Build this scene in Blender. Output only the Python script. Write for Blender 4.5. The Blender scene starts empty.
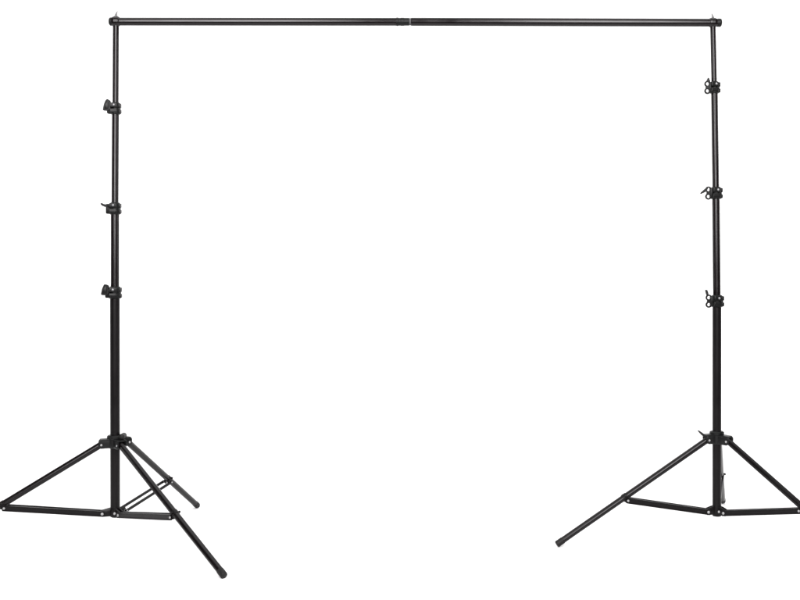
import bpy, bmesh, math, random
from mathutils import Vector, Matrix
random.seed(3)
U = 1/300.0          # all part sizes below are in units of 1/300 m (about 3.3 mm)
S = bpy.context.scene
C = S.collection

# ------------------------------------------------------------------ materials
def mat(name, col, rough, metal=0.0, spec=0.5, bump=0.0, bscale=400, rvar=0.0, cvar=0.0, coat=0.0):
    m = bpy.data.materials.new(name); m.use_nodes = True
    nt = m.node_tree; b = nt.nodes['Principled BSDF']
    b.inputs['Base Color'].default_value = (*col, 1)
    b.inputs['Roughness'].default_value = rough
    b.inputs['Metallic'].default_value = metal
    b.inputs['Specular IOR Level'].default_value = spec
    b.inputs['Coat Weight'].default_value = coat
    tc = nt.nodes.new('ShaderNodeTexCoord')
    if bump:
        n = nt.nodes.new('ShaderNodeTexNoise'); n.inputs['Scale'].default_value = bscale; n.inputs['Detail'].default_value = 4
        bp = nt.nodes.new('ShaderNodeBump'); bp.inputs['Strength'].default_value = bump; bp.inputs['Distance'].default_value = 0.0006
        nt.links.new(tc.outputs['Object'], n.inputs['Vector']); nt.links.new(n.outputs['Fac'], bp.inputs['Height'])
        nt.links.new(bp.outputs['Normal'], b.inputs['Normal'])
    if rvar or cvar:
        n2 = nt.nodes.new('ShaderNodeTexNoise'); n2.inputs['Scale'].default_value = 14; n2.inputs['Detail'].default_value = 6
        nt.links.new(tc.outputs['Object'], n2.inputs['Vector'])
        if rvar:
            mr = nt.nodes.new('ShaderNodeMapRange')
            mr.inputs['From Min'].default_value = .3; mr.inputs['From Max'].default_value = .7
            mr.inputs['To Min'].default_value = max(0, rough-rvar); mr.inputs['To Max'].default_value = rough+rvar
            nt.links.new(n2.outputs['Fac'], mr.inputs['Value']); nt.links.new(mr.outputs['Result'], b.inputs['Roughness'])
        if cvar:
            mx = nt.nodes.new('ShaderNodeMix'); mx.data_type = 'RGBA'
            mx.inputs['A'].default_value = (*[c*(1-cvar) for c in col], 1); mx.inputs['B'].default_value = (*[min(1, c*(1+cvar)) for c in col], 1)
            nt.links.new(n2.outputs['Fac'], mx.inputs['Factor']); nt.links.new(mx.outputs['Result'], b.inputs['Base Color'])
    return m
M = dict(
    coat   = mat('black_powder_coat', (0.0034, 0.0022, 0.0025), .20, spec=.29, bump=.12, bscale=900, rvar=.05, cvar=.3),
    dark   = mat('matte_black_coat', (0.0034, 0.0028, 0.0030), .34, spec=.14, bump=.15, bscale=900, rvar=.05, cvar=.3),
    plastic= mat('black_moulded_plastic', (0.0040, 0.0042, 0.0041), .38, spec=.17, bump=.2, bscale=600, rvar=.06),
    rubber = mat('black_rubber', (0.006, 0.0055, 0.0055), .5, spec=.18, bump=.3, bscale=500),
    steel  = mat('polished_steel', (.24, .24, .24), .32, metal=.2, spec=.4, rvar=.08),
    zinc   = mat('zinc_plated_steel', (.20, .20, .205), .36, metal=.7, rvar=.06),
    pin    = mat('dull_zinc_pin', (.135, .135, .135), .5, spec=.3, rvar=.05),
    tubing = mat('black_leg_coat', (0.0028, 0.0020, 0.0022), .22, spec=.21, bump=.12, bscale=900, rvar=.05, cvar=.3),
    bare   = mat('bare_grey_tube', (.062, .062, .064), .5, spec=.2, rvar=.05),
    paper  = mat('white_background_paper', (.88, .88, .88), .9, spec=.1, bump=.05, bscale=60),
)

# ------------------------------------------------------------------ mesh tools
def basis(d):
    d = d.normalized()
    a = Vector((0, 0, 1)) if abs(d.z) < .95 else Vector((0, 1, 0))
    x = a.cross(d).normalized(); return x, d.cross(x).normalized(), d
def lathe(bm, p0, d, prof, n=40):
    """prof: list of (distance along d, radius); closed with caps"""
    p0 = Vector(p0); x, y, d = basis(Vector(d)); rings = []
    full = [prof[0]]         # support rings keep the shading of long straight runs straight
    for (t0, q0), (t1, q1) in zip(prof, prof[1:]):
        if t1-t0 > 2.5:
            for f in (.35/(t1-t0), 1-.35/(t1-t0)): full.append((t0+(t1-t0)*f, q0+(q1-q0)*f))
        full.append((t1, q1))
    prof = full
    for t, r in prof:
        rings.append([bm.verts.new(p0+d*t+(x*math.cos(2*math.pi*i/n)+y*math.sin(2*math.pi*i/n))*r) for i in range(n)])
    for a, b in zip(rings, rings[1:]):
        for i in range(n):
            bm.faces.new((a[i], a[(i+1) % n], b[(i+1) % n], b[i]))
    bm.faces.new(list(reversed(rings[0]))); bm.faces.new(rings[-1])
def tube(bm, a, b, r, c=.5, n=40):
    a, b = Vector(a), Vector(b); L = (b-a).length
    lathe(bm, a, b-a, [(0, r-c), (c*.3, r-c*.3), (c, r), (L-c, r), (L-c*.3, r-c*.3), (L, r-c)], n)
def rect_loop(w, h, c):
    return [(-w+c, -h), (w-c, -h), (w-c*.3, -h+c*.3), (w, -h+c), (w, h-c), (w-c*.3, h-c*.3), (w-c, h), (-w+c, h), (-w+c*.3, h-c*.3), (-w, h-c), (-w, -h+c), (-w+c*.3, -h+c*.3)]
def sweep(bm, a, b, side, up, loop, ends=.4):
    """straight extrusion from a to b of a 2D loop (side, up), ends slightly drawn in"""
    a, b = Vector(a), Vector(b); d = (b-a).normalized(); L = (b-a).length
    side = Vector(side).normalized(); up = Vector(up).normalized(); rings = []
    for t, s in ((0, .9), (ends, 1), (ends+.3, 1), (L-ends-.3, 1), (L-ends, 1), (L, .9)):
        rings.append([bm.verts.new(a+d*t+side*u*s+up*v*s) for u, v in loop])
    n = len(loop)
    for p, q in zip(rings, rings[1:]):
        for i in range(n):
            bm.faces.new((p[i], p[(i+1) % n], q[(i+1) % n], q[i]))
    bm.faces.new(list(reversed(rings[0]))); bm.faces.new(rings[-1])
def box(bm, c, hx, hy, hz, bev=.6, rz=0):
    c = Vector(c); m = Matrix.Rotation(rz, 3, 'Z')
    sweep(bm, c-m@Vector((hx, 0, 0)), c+m@Vector((hx, 0, 0)), m@Vector((0, 1, 0)), (0, 0, 1), rect_loop(hy, hz, bev), bev)
def prism(bm, outline, depth, origin, ex, ey, chamfer=.4):
    """2D outline (in ex, ey) with a thickness and chamfered rims"""
    o = Vector(origin); ex = Vector(ex); ey = Vector(ey); ez = ex.cross(ey).normalized()
    cx = sum(p[0] for p in outline)/len(outline); cy = sum(p[1] for p in outline)/len(outline)
    rings = []
    for t, s in ((-depth/2, .88), (-depth/2+chamfer, 1), (depth/2-chamfer, 1), (depth/2, .88)):
        rings.append([bm.verts.new(o+ex*(cx+(x-cx)*s)+ey*(cy+(y-cy)*s)+ez*t) for x, y in outline])
    n = len(outline)
    for p, q in zip(rings, rings[1:]):
        for i in range(n):
            bm.faces.new((p[i], p[(i+1) % n], q[(i+1) % n], q[i]))
    bm.faces.new(list(reversed(rings[0]))); bm.faces.new(rings[-1])
def round_poly(pts, r=.8, k=3):
    out = []; n = len(pts)
    for i in range(n):
        p = Vector(pts[i]); a = Vector(pts[i-1]); b = Vector(pts[(i+1) % n])
        da = (a-p); db = (b-p); ra = min(r, da.length*.45); rb = min(r, db.length*.45)
        s = p+da.normalized()*ra; e = p+db.normalized()*rb
        for j in range(k+1):
            t = j/k; q = s*(1-t)**2+p*2*t*(1-t)+e*t*t; out.append((q.x, q.y))
    return out
def torus(bm, c, R, r, ex, ey, n=28, m=10, sq=1.0):
    c = Vector(c); ex = Vector(ex); ey = Vector(ey); ez = ex.cross(ey).normalized(); rings = []
    for i in range(n):
        a = 2*math.pi*i/n; d = ex*math.cos(a)+ey*math.sin(a)
        rings.append([bm.verts.new(c+d*(R+r*math.cos(2*math.pi*j/m))+ez*r*sq*math.sin(2*math.pi*j/m)) for j in range(m)])
    for i in range(n):
        for j in range(m):
            bm.faces.new((rings[i][j], rings[(i+1) % n][j], rings[(i+1) % n][(j+1) % m], rings[i][(j+1) % m]))
def obj(name, bm, m, parent=None, scale=U):
    bmesh.ops.recalc_face_normals(bm, faces=bm.faces)
    me = bpy.data.meshes.new(name); bm.to_mesh(me); bm.free()
    if scale != 1:
        me.transform(Matrix.Scale(scale, 4))
    me.materials.append(M[m])
    for p in me.polygons: p.use_smooth = True
    me.set_sharp_from_angle(angle=math.radians(38))
    o = bpy.data.objects.new(name, me); C.objects.link(o)
    if parent: o.parent = parent
    return o
def thing(name, label, cat, loc, group=None):
    o = bpy.data.objects.new(name, None); C.objects.link(o); o.location = loc
    o['label'] = label; o['category'] = cat
    if group: o['group'] = group
    return o
V = Vector
def new(): return bmesh.new()
def rivet(name, c, axis, r, L, parent, m='steel'):
    """domed two-headed rivet through c along axis, L = full length"""
    bm = new(); axis = V(axis).normalized()
    lathe(bm, V(c)-axis*L/2, axis, [(0, r*.35), (.25, r*.8), (.6, r), (.9, r), (1.0, r*.6), (L-1.0, r*.6), (L-.9, r), (L-.6, r), (L-.25, r*.8), (L, r*.35)], 24)
    return obj(name, bm, m, parent)

# ------------------------------------------------------------------ the setting
def grid_sheet(name, prof, x0, x1, nx, m):
    bm = new(); rows = []
    for (y, z) in prof:
        rows.append([bm.verts.new((x0+(x1-x0)*i/nx, y, z)) for i in range(nx+1)])
    for a, b in zip(rows, rows[1:]):
        for i in range(nx):
            bm.faces.new((a[i], a[i+1], b[i+1], b[i]))
    o = obj(name, bm, m, None, 1); o['kind'] = 'structure'
    for p in o.data.polygons:
        if p.normal.z+(-p.normal.y) < 0: p.flip()
    o.data.update(); return o
grid_sheet('floor', [(-1.5+i*.4, 0) for i in range(11)], -4.6, 4.6, 16, 'paper')
arc = [(2.5+1.5*math.sin(a), 1.5-1.5*math.cos(a)) for a in [math.pi/2*i/24 for i in range(25)]]
grid_sheet('backdrop', arc+[(4.0, 1.5+.45*i) for i in range(1, 8)], -4.6, 4.6, 16, 'paper')

# ------------------------------------------------------------------ light stand
def channel(th, h, lip, out):
    """cross-section of a pressed steel strip with folded rims, opening to the side 'out' (+1/-1)"""
    t = th/2; k = h
    pts = [(-t, -k), (t+lip, -k), (t+lip, -k+.9), (t, -k+1.1), (t, k-1.1), (t+lip, k-.9), (t+lip, k), (-t, k)]
    return pts if out > 0 else [(-x, y) for x, y in reversed(pts)]

def light_stand(label, X0, poles, collars, hub, base_z, legs, mirror, knobs):
    st = thing('light_stand', label, 'light stand', (X0*U-400*U, 0, 0), 'telescopic light stands at the ends of the crossbar')
    # telescoping pole sections: (z0, x0, z1, x1, radius)
    for k, (z0, x0, z1, x1, r) in enumerate(poles):
        bm = new(); tube(bm, (x0, 0, z0), (x1, 0, z1), r, .4, 48)
        obj('pole_section', bm, 'dark' if k < 1 else 'coat', st)
    # clamp collars
    for k, (zc, xc, r, kind) in enumerate(collars):
        bm = new(); R = r+1.5
        lathe(bm, (xc, 0, zc-6), (0, 0, 1), [(0, R-.9), (.5, R), (3.6, R+.3), (4.4, R), (4.9, R-.7), (6.3, R-.7), (6.8, R), (9.6, R+.1), (10.6, R-.1), (11.6, R-1.1), (12, R-1.7)], 48)
        # split clamp lugs at the front and the side opposite the knob
        box(bm, (xc+R-1.2, -.5, zc+2.7), 1.6, 3.0, 2.3, .9)
        box(bm, (xc+R-1.0, -.5, zc-3.3), 1.6, 2.6, 2.0, .9)
        box(bm, (xc+R-1.8, -.2, zc-.3), 1.5, 2.4, 3.0, .4)
        box(bm, (xc-1.0, -R+.2, zc-2.7), 3.4, 1.2, 2.0, .5, .12)
        box(bm, (xc-1.0, -R+.2, zc+2.9), 3.2, 1.4, 2.3, .5, .12)
        if mirror:
            box(bm, (xc-R+.5, 0, zc), 1.1, 3.0, 5.2, .5)
        else:
            box(bm, (xc-R-.6, 0, zc-.4), 2.2, 3.2, 5.0, .7)
        col = obj('clamp_collar', bm, 'plastic', st)
        rivet('bolt', (xc-.2 if not mirror else xc+.6, -R+.2, zc+3.0), (0.1, 1, 0), 1.25, 4.6, col, 'zinc')
        if kind == 'paddle':      # wing knob turned flat to the front
            bm = new(); x = xc-R
            a, b = knobs[k]
            ol = round_poly([(-5.8+a, -3.6), (-6.4+a, -2.4), (-5.2+a, 3.0), (-3.4+a, 7.2), (-1.6, 7.4+b), (1.6, 6.2), (1.8, -2.6), (-.6, -3.8)], 1.2)
            prism(bm, ol, 2.6, (x-.4, -3.4, zc+1.0), (1, 0, 0), (0, 0, 1), .7)
            prism(bm, round_poly([(-4.6+a, -2.2), (-3.9+a, 2.4), (-2.4, 5.8), (-.4, 5.2), (-.4, -2.2)], .8), .9, (x-.4, -5.0, zc+1.0), (1, 0, 0), (0, 0, 1), .3)
            tube(bm, (x+.4, -4.4, zc+1.6), (x+.4, 4.2, zc+1.6), 2.1, .5, 24)
            obj('wing_knob', bm, 'plastic', col)
        elif kind == 'lever':     # wing knob turned edge-on
            bm = new(); x = xc-R
            pts = [(-8.4, 6.0), (-7.6, 6.6), (-4.6, 5.2), (-1.0, 5.2), (1.4, 5.0), (1.6, 1.2), (-1.0, 1.8), (-4.0, 2.4), (-6.8, 3.6), (-8.3, 5.0)]
            prism(bm, round_poly(pts, .7), 4.6, (x+.2, -1.5, zc-1.0), (1, 0, 0), (0, 0, 1), .8)
            tube(bm, (x+.6, -4.2, zc+2.6), (x+.6, 4.2, zc+2.6), 1.9, .5, 24)
            obj('wing_knob', bm, 'plastic', col)
        else:                     # eye lugs with open eyes and a wing blade beyond them
            bm = new(); x = xc-R-1.5
            torus(bm, (x-.9, -1, zc+3.4), 2.4, .85, (1, 0, 0), (0, 0, 1), sq=2.0)
            torus(bm, (x-.9, -1, zc-3.6), 2.4, .9, (1, 0, 0), (0, 0, 1), sq=2.0)
            prism(bm, round_poly([(-2.4, -1.5), (-2.9, .6), (-1.2, 1.7), (1.8, 1.4), (2.4, -1.2)], .5), 3.0, (x, -1, zc-.2), (1, 0, 0), (0, 0, 1), .5)
            obj('eye_lug', bm, 'plastic', col)
            bm = new()
            if kind == 'eye_tip':
                pts = [(-3.0, 5.2), (-.9, 9.6), (-.3, 9.4), (1.4, 5.6), (.2, 4.9)]
            elif kind == 'eye_blade':
                pts = [(-9.6, -.4), (-9.0, .5), (-4.4, 4.6), (-2.6, 5.6), (-1.8, 4.6), (-3.8, 1.2), (-8.8, -1.2)]
            else:
                pts = [(-5.0, 10.6), (-4.4, 11.4), (-3.0, 11.0), (-1.8, 7.4), (-2.2, 5.4), (-3.4, 5.2), (-4.0, 6.6)]
            prism(bm, round_poly(pts, .5), 3.4, (x+.4, -1.4, zc), (1, 0, 0), (0, 0, 1), .5)
            obj('wing_knob', bm, 'plastic', col)
    # leg hub
    hz, hr = hub
    bm = new()
    lathe(bm, (0, 0, hz-6.5), (0, 0, 1), [(0, hr-1.2), (.8, hr-.4), (3, hr), (9, hr), (10, hr+.8), (12, hr+.8), (13, hr-.2)], 48)
    for (piv, foot, t) in legs:
        p = V((piv[0], piv[1], 0)); d = p.normalized(); L = p.length; side = V((-d.y, d.x, 0))
        for s in (-1, 1):         # fork cheeks either side of the leg
            ol = round_poly([(3, -3.2), (3, 5.6), (L+1.6, 5.0), (L+3.0, 3.2), (L+2.6, -2.2), (L+.6, -3.8)], 1.0)
            prism(bm, ol, 1.2, side*s*4.2+V((0, 0, piv[2])), d, (0, 0, 1), .3)
        sweep(bm, d*4+V((0, 0, piv[2]+5.0)), d*(L+1.6)+V((0, 0, piv[2]+4.4)), side, (0, 0, 1), rect_loop(4.9, .9, .3), .4)
    hb = obj('leg_hub', bm, 'plastic', st)
    for (piv, foot, t) in legs:
        d = V((piv[0], piv[1], 0)).normalized(); side = V((-d.y, d.x, 0))
        rivet('rivet', V(piv), side, 1.15, 11.0, hb, 'zinc' if piv[1] < -5 and not mirror else 'steel')
    if not mirror:
        bm = new(); tube(bm, (8.0, -7.5, hz+5.6), (8.0, 4.0, hz+5.6), 2.9, .8, 24)
        tube(bm, (8.0, -8.6, hz+5.6), (8.0, -7.2, hz+5.6), 1.7, .4, 24)
        obj('lock_knob', bm, 'rubber', hb)
    else:
        bm = new()
        prism(bm, round_poly([(-20.6, 7.4), (-19.8, 8.2), (-17.8, 7.0), (-12.8, 3.4), (-8, 2.6), (-8, -.4), (-13.6, .6), (-17.2, 3.6)], .6), 2.6, (0, -5.5, hz), (1, 0, 0), (0, 0, 1), .5)
        obj('lock_knob', bm, 'plastic', hb)
    # lower bracket
    bm = new(); pr = poles[0][4]
    lathe(bm, (0, 0, base_z-4.6), (0, 0, 1), [(0, pr-1.5), (.7, pr-.2), (1.4, pr+.5), (7.0, pr+.6), (9.5, pr+.2), (10.5, pr+.1)], 48)
    ears = []
    for (piv, foot, t) in legs:
        d = V((foot[0], foot[1], 0)).normalized(); side = V((-d.y, d.x, 0)); er = 12.5 if not mirror else 10.5
        e = d*er+V((0, 0, base_z)); ears.append(e)
        ol = [(2, -3.0), (er, -3.3)]+[(er+3.3*math.sin(a), -3.3*math.cos(a)) for a in [math.pi*i/8 for i in range(1, 8)]]+[(er, 3.3), (6, 5.0), (2, 5.6)]
        for s in (-1, 1):
            prism(bm, ol, 1.0, side*s*1.9+V((0, 0, base_z)), d, (0, 0, 1), .25)
    bb = obj('base_bracket', bm, 'dark', st)
    for e, (piv, foot, t) in zip(ears, legs):
        d = V((foot[0], foot[1], 0)).normalized()
        rivet('rivet', e, V((-d.y, d.x, 0)), 1.45 if foot[1] < 60 else 1.0, 9.4 if foot[1] < 60 else 12.6, bb)
    rivet('rivet', (.8, -(pr+.2), base_z+.3), (0, 1, 0), 1.3, 3.2, bb)
    # legs and braces
    for e, (piv, foot, t) in zip(ears, legs):
        p, f = V(piv), V(foot); d = (f-p).normalized(); h = V((f.x, f.y, 0)).normalized(); side = V((-h.y, h.x, 0)); up = side.cross(d).normalized()
        if up.z < 0: up = -up
        L = (f-p).length; r = 3.25 if not mirror else 3.1
        bm = new()
        lathe(bm, p-d*1.5, d, [(0, r-1.6), (.5, r-.7), (1.4, r), (L-6, r), (L-5.5, r), (L-5, r-.3)], 40)
        leg = obj('leg', bm, 'tubing', st)
        bm = new(); lathe(bm, f-d*7, d, [(0, r+.05), (.3, r+.22), (6.6, r+.22), (7.5, r-.1), (7.8, r-.8)], 40)
        obj('foot_cap', bm, 'rubber', leg)
        j = p+(f-p)*t
        # saddle bracket around the leg with a lug underneath for the brace
        bmb = new()
        bm = new(); lathe(bm, j-d*2.6, d, [(0, r+.1), (.3, r+.45), (4.9, r+.45), (5.2, r+.1)], 40)
        ol = round_poly([(-4.0, 0), (4.0, 0), (2.6, -(r+1.4)), (0, -(r+2.4)), (-2.6, -(r+1.4))], 1.2)
        for s in (-1, 1):
            prism(bm, ol, .9, j+side*s*(r*.62), d, up, .2)
        sb = obj('joint_bracket', bm, 'dark', leg)
        jr = j-up*(r+.3)
        twin = f.y > 60          # the brace of the rear leg is a pair of slim flat bars set wide apart
        w0, w1 = ((1.8, 1.8) if mirror else (5.0, 5.0)) if twin else (3.0, r*.62+1.6)
        rivet('rivet', jr, side, 1.2 if not twin else .9, 2*w1+3.4, sb)
        tube(bmb, j+up*(r*.4)-side*(r+1.9), j+up*(r*.4)+side*(r+1.9), 1.1, .3, 16); obj('bolt', bmb, 'dark', sb)
        # the brace: two pressed strips spread apart towards the leg
        bd = (jr-e).normalized(); bu = bd.cross(side).normalized()
        if bu.z < 0: bu = -bu
        bm = new()
        for s in (-1, 1):
            a = e+side*s*w0-bd*2.0; b = jr+side*s*w1+bd*1.6
            sweep(bm, a, b, side, bu, rect_loop(.95, 1.35, .3) if twin else channel(.9, 2.75, .9, s), .6)
        br = obj('brace', bm, 'dark', st)
    return st

HL, HR = 96.5, 101.0
light_stand('black tripod stand under the left end of the crossbar, all three legs spread clear', 115.2,
    poles=[(24, 0, 248, -.3, 4.75), (244, -.3, 330, -.3, 4.15), (325, -.3, 432, .3, 3.5), (428, .3, 515, .7, 3.05)],
    collars=[(247.5, -.3, 4.8, 'paddle'), (331.5, -.2, 4.2, 'lever'), (431.5, .3, 3.6, 'paddle')],
    hub=(98.5, 7.2), base_z=27.3,
    legs=[((8, -9, 96), (130.4, -141.2, 3.0), .555), ((10, 9, 97), (55.9, 148.8, 3.0), .555), ((-13, -3, 96), (-166.3, -35.3, 3.0), .60)],
    mirror=False, knobs={0: (0, 0), 2: (0, .8)})
light_stand('black tripod stand under the right end of the crossbar, lever at its leg hub', 716.8,
    poles=[(24, 0, 240, .1, 4.3), (236, .1, 347, -.9, 3.75), (342, -.9, 453, -2.5, 3.3), (450, -2.5, 514, -3.9, 2.75)],
    collars=[(239, .1, 4.5, 'eye_up'), (347, -.8, 4.0, 'eye_blade'), (452.5, -2.4, 3.3, 'eye_tip')],
    hub=(102.5, 6.3), base_z=29.0,
    legs=[((-10, -2, 100.5), (-163.6, -29.0, 3.0), .555), ((9, -9, 100), (104.7, -134, 3.0), .532), ((5.6, 13.5, 100), (54.5, 173.2, 3.0), .556)],
    mirror=True, knobs={})

# ------------------------------------------------------------------ spigots with wing nuts (top of each stand)
stands = [o for o in C.objects if o.name.startswith('light_stand')]
for st, x, zt, s in ((stands[0], .8, 518.2, 1.0), (stands[1], -4.0, 517.2, .7)):
    bm = new()
    tube(bm, (x, 0, zt-5), (x, 0, zt+7.6*s), 1.25, .3, 20)      # threaded pin through the bar
    sp = obj('spigot', bm, 'pin', st)
    bm = new()
    lathe(bm, (x, 0, zt+4.6), (0, 0, 1), [(0, 1.5*s), (.4, 1.9*s), (1.6, 1.6*s), (2.6, 1.0*s)], 20)
    prism(bm, round_poly([(-.6, 0), (-1.0, 2.4), (1.0, 5.2), (1.9, 5.5), (1.2, 2.8), (1.1, 0)], .4) if s == 1 else
              round_poly([(-.5, 0), (-1.5, 3.2), (-1.0, 4.2), (.2, 2.6), (.6, 0)], .3), .9, (x, 0, zt+5.4), (1, 0, 0), (0, 0, 1), .2)
    obj('wing_nut', bm, 'pin', sp)

# ------------------------------------------------------------------ crossbar
cb = thing('crossbar', 'long black two-piece crossbar resting across the tops of both stands', 'crossbar', (0, 0, 518.2*U))
def bar(name, x0, x1, prof, m, parent, z0=0, z1=0):
    """x0..x1 in picture units from centre; prof is list of (t, r) from x0 end in units"""
    bm = new(); a = V((x0-400, 0, z0)); b = V((x1-400, 0, z1)); lathe(bm, a, b-a, prof, 56); return obj(name, bm, m, parent)
r0 = 4.0
bar('tube', 110.5, 397, [(0, r0-.4), (.4, r0), (286, r0), (286.5, r0-.5)], 'coat', cb, .2, 0)
bar('tube', 410.8, 719, [(0, r0-.3), (.5, r0+.15), (307.6, r0), (308.2, r0-.4)], 'coat', cb, 0, -.9)
bar('joint_sleeve', 396, 409.4, [(0, r0-.2), (.4, r0+.28), (2.0, r0+.3), (2.5, r0-.05), (4.6, r0-.1), (4.9, r0+.15), (8.0, r0+.12), (8.3, r0-.1), (12.8, r0-.05), (13.4, r0-.4)], 'plastic', cb)
bar('inner_tube', 404, 416, [(0, r0-.35), (12, r0-.35)], 'bare', cb)
bar('end_cap', 108.8, 112.2, [(0, r0-2.2), (.4, r0-.9), (1.3, r0+.1), (3.4, r0+.25)], 'plastic', cb, .2, .2)
bar('end_cap', 717.2, 721.4, [(0, r0+.2), (2.8, r0+.25), (3.7, r0-.1), (4.2, r0-1.1)], 'plastic', cb, -.9, -.9)
bar('end_collar', 112.0, 119.8, [(0, r0+.1), (1.0, r0+.9), (2.2, r0+1.25), (5.6, r0+1.25), (6.8, r0+.9), (7.8, r0+.1)], 'coat', cb, .2, .2)
bar('end_collar', 709.2, 716.4, [(0, r0+.1), (.9, r0+.7), (2.0, r0+.9), (5.4, r0+.9), (6.3, r0+.6), (7.2, r0+.1)], 'coat', cb, -.9, -.9)

# ------------------------------------------------------------------ camera
cam = bpy.data.cameras.new('camera'); co = bpy.data.objects.new('camera', cam); C.objects.link(co)
co.location = (0, -1150*U, 278*U); co.rotation_euler = (math.radians(90), 0, 0)
cam.sensor_width = 36; cam.lens = 36*1150/800; cam.shift_y = -38/800; cam.clip_start = .05; cam.clip_end = 200
S.camera = co

# ------------------------------------------------------------------ studio light
w = bpy.data.worlds.new('World'); S.world = w; w.use_nodes = True
w.node_tree.nodes['Background'].inputs['Color'].default_value = (1, 1, 1, 1)
w.node_tree.nodes['Background'].inputs['Strength'].default_value = .06
def softbox(name, loc, target, sx, sy, power, col=(1, 1, 1)):
    l = bpy.data.lights.new(name, 'AREA'); l.shape = 'RECTANGLE'; l.size = sx; l.size_y = sy; l.energy = power; l.color = col
    o = bpy.data.objects.new(name, l); C.objects.link(o); o.location = loc
    o.rotation_euler = (V(target)-V(loc)).to_track_quat('-Z', 'Y').to_euler(); return o
softbox('softbox', (-1.15, -3.6, 2.75), (-1.0, 0, 1.9), 1.5, 3.5, 400, (1, .975, .985))
softbox('softbox', (1.30, -3.6, 2.75), (1.0, 0, 1.9), 1.2, 3.5, 320, (1, .975, .985))
softbox('added_floor_fill', (0, .9, 5.2), (0, .9, 0), 7, 4, 300)  # added fill lamp overhead, only there to bring the floor up to white
softbox('added_backdrop_fill', (-5.2, .6, 2.2), (-1.5, 4, 1.6), 1, 3, 130)  # added pair of unseen side lamps that brighten the backdrop to white
softbox('added_backdrop_fill', (5.2, .6, 2.2), (1.5, 4, 1.6), 1, 3, 130)

S.view_settings.view_transform = 'Standard'; S.view_settings.look = 'None'
S.view_settings.exposure = -.55; S.view_settings.gamma = 1
S.render.engine = 'CYCLES'
S.render.resolution_x = 1024; S.render.resolution_y = 768
S.render.filter_size = 1.6
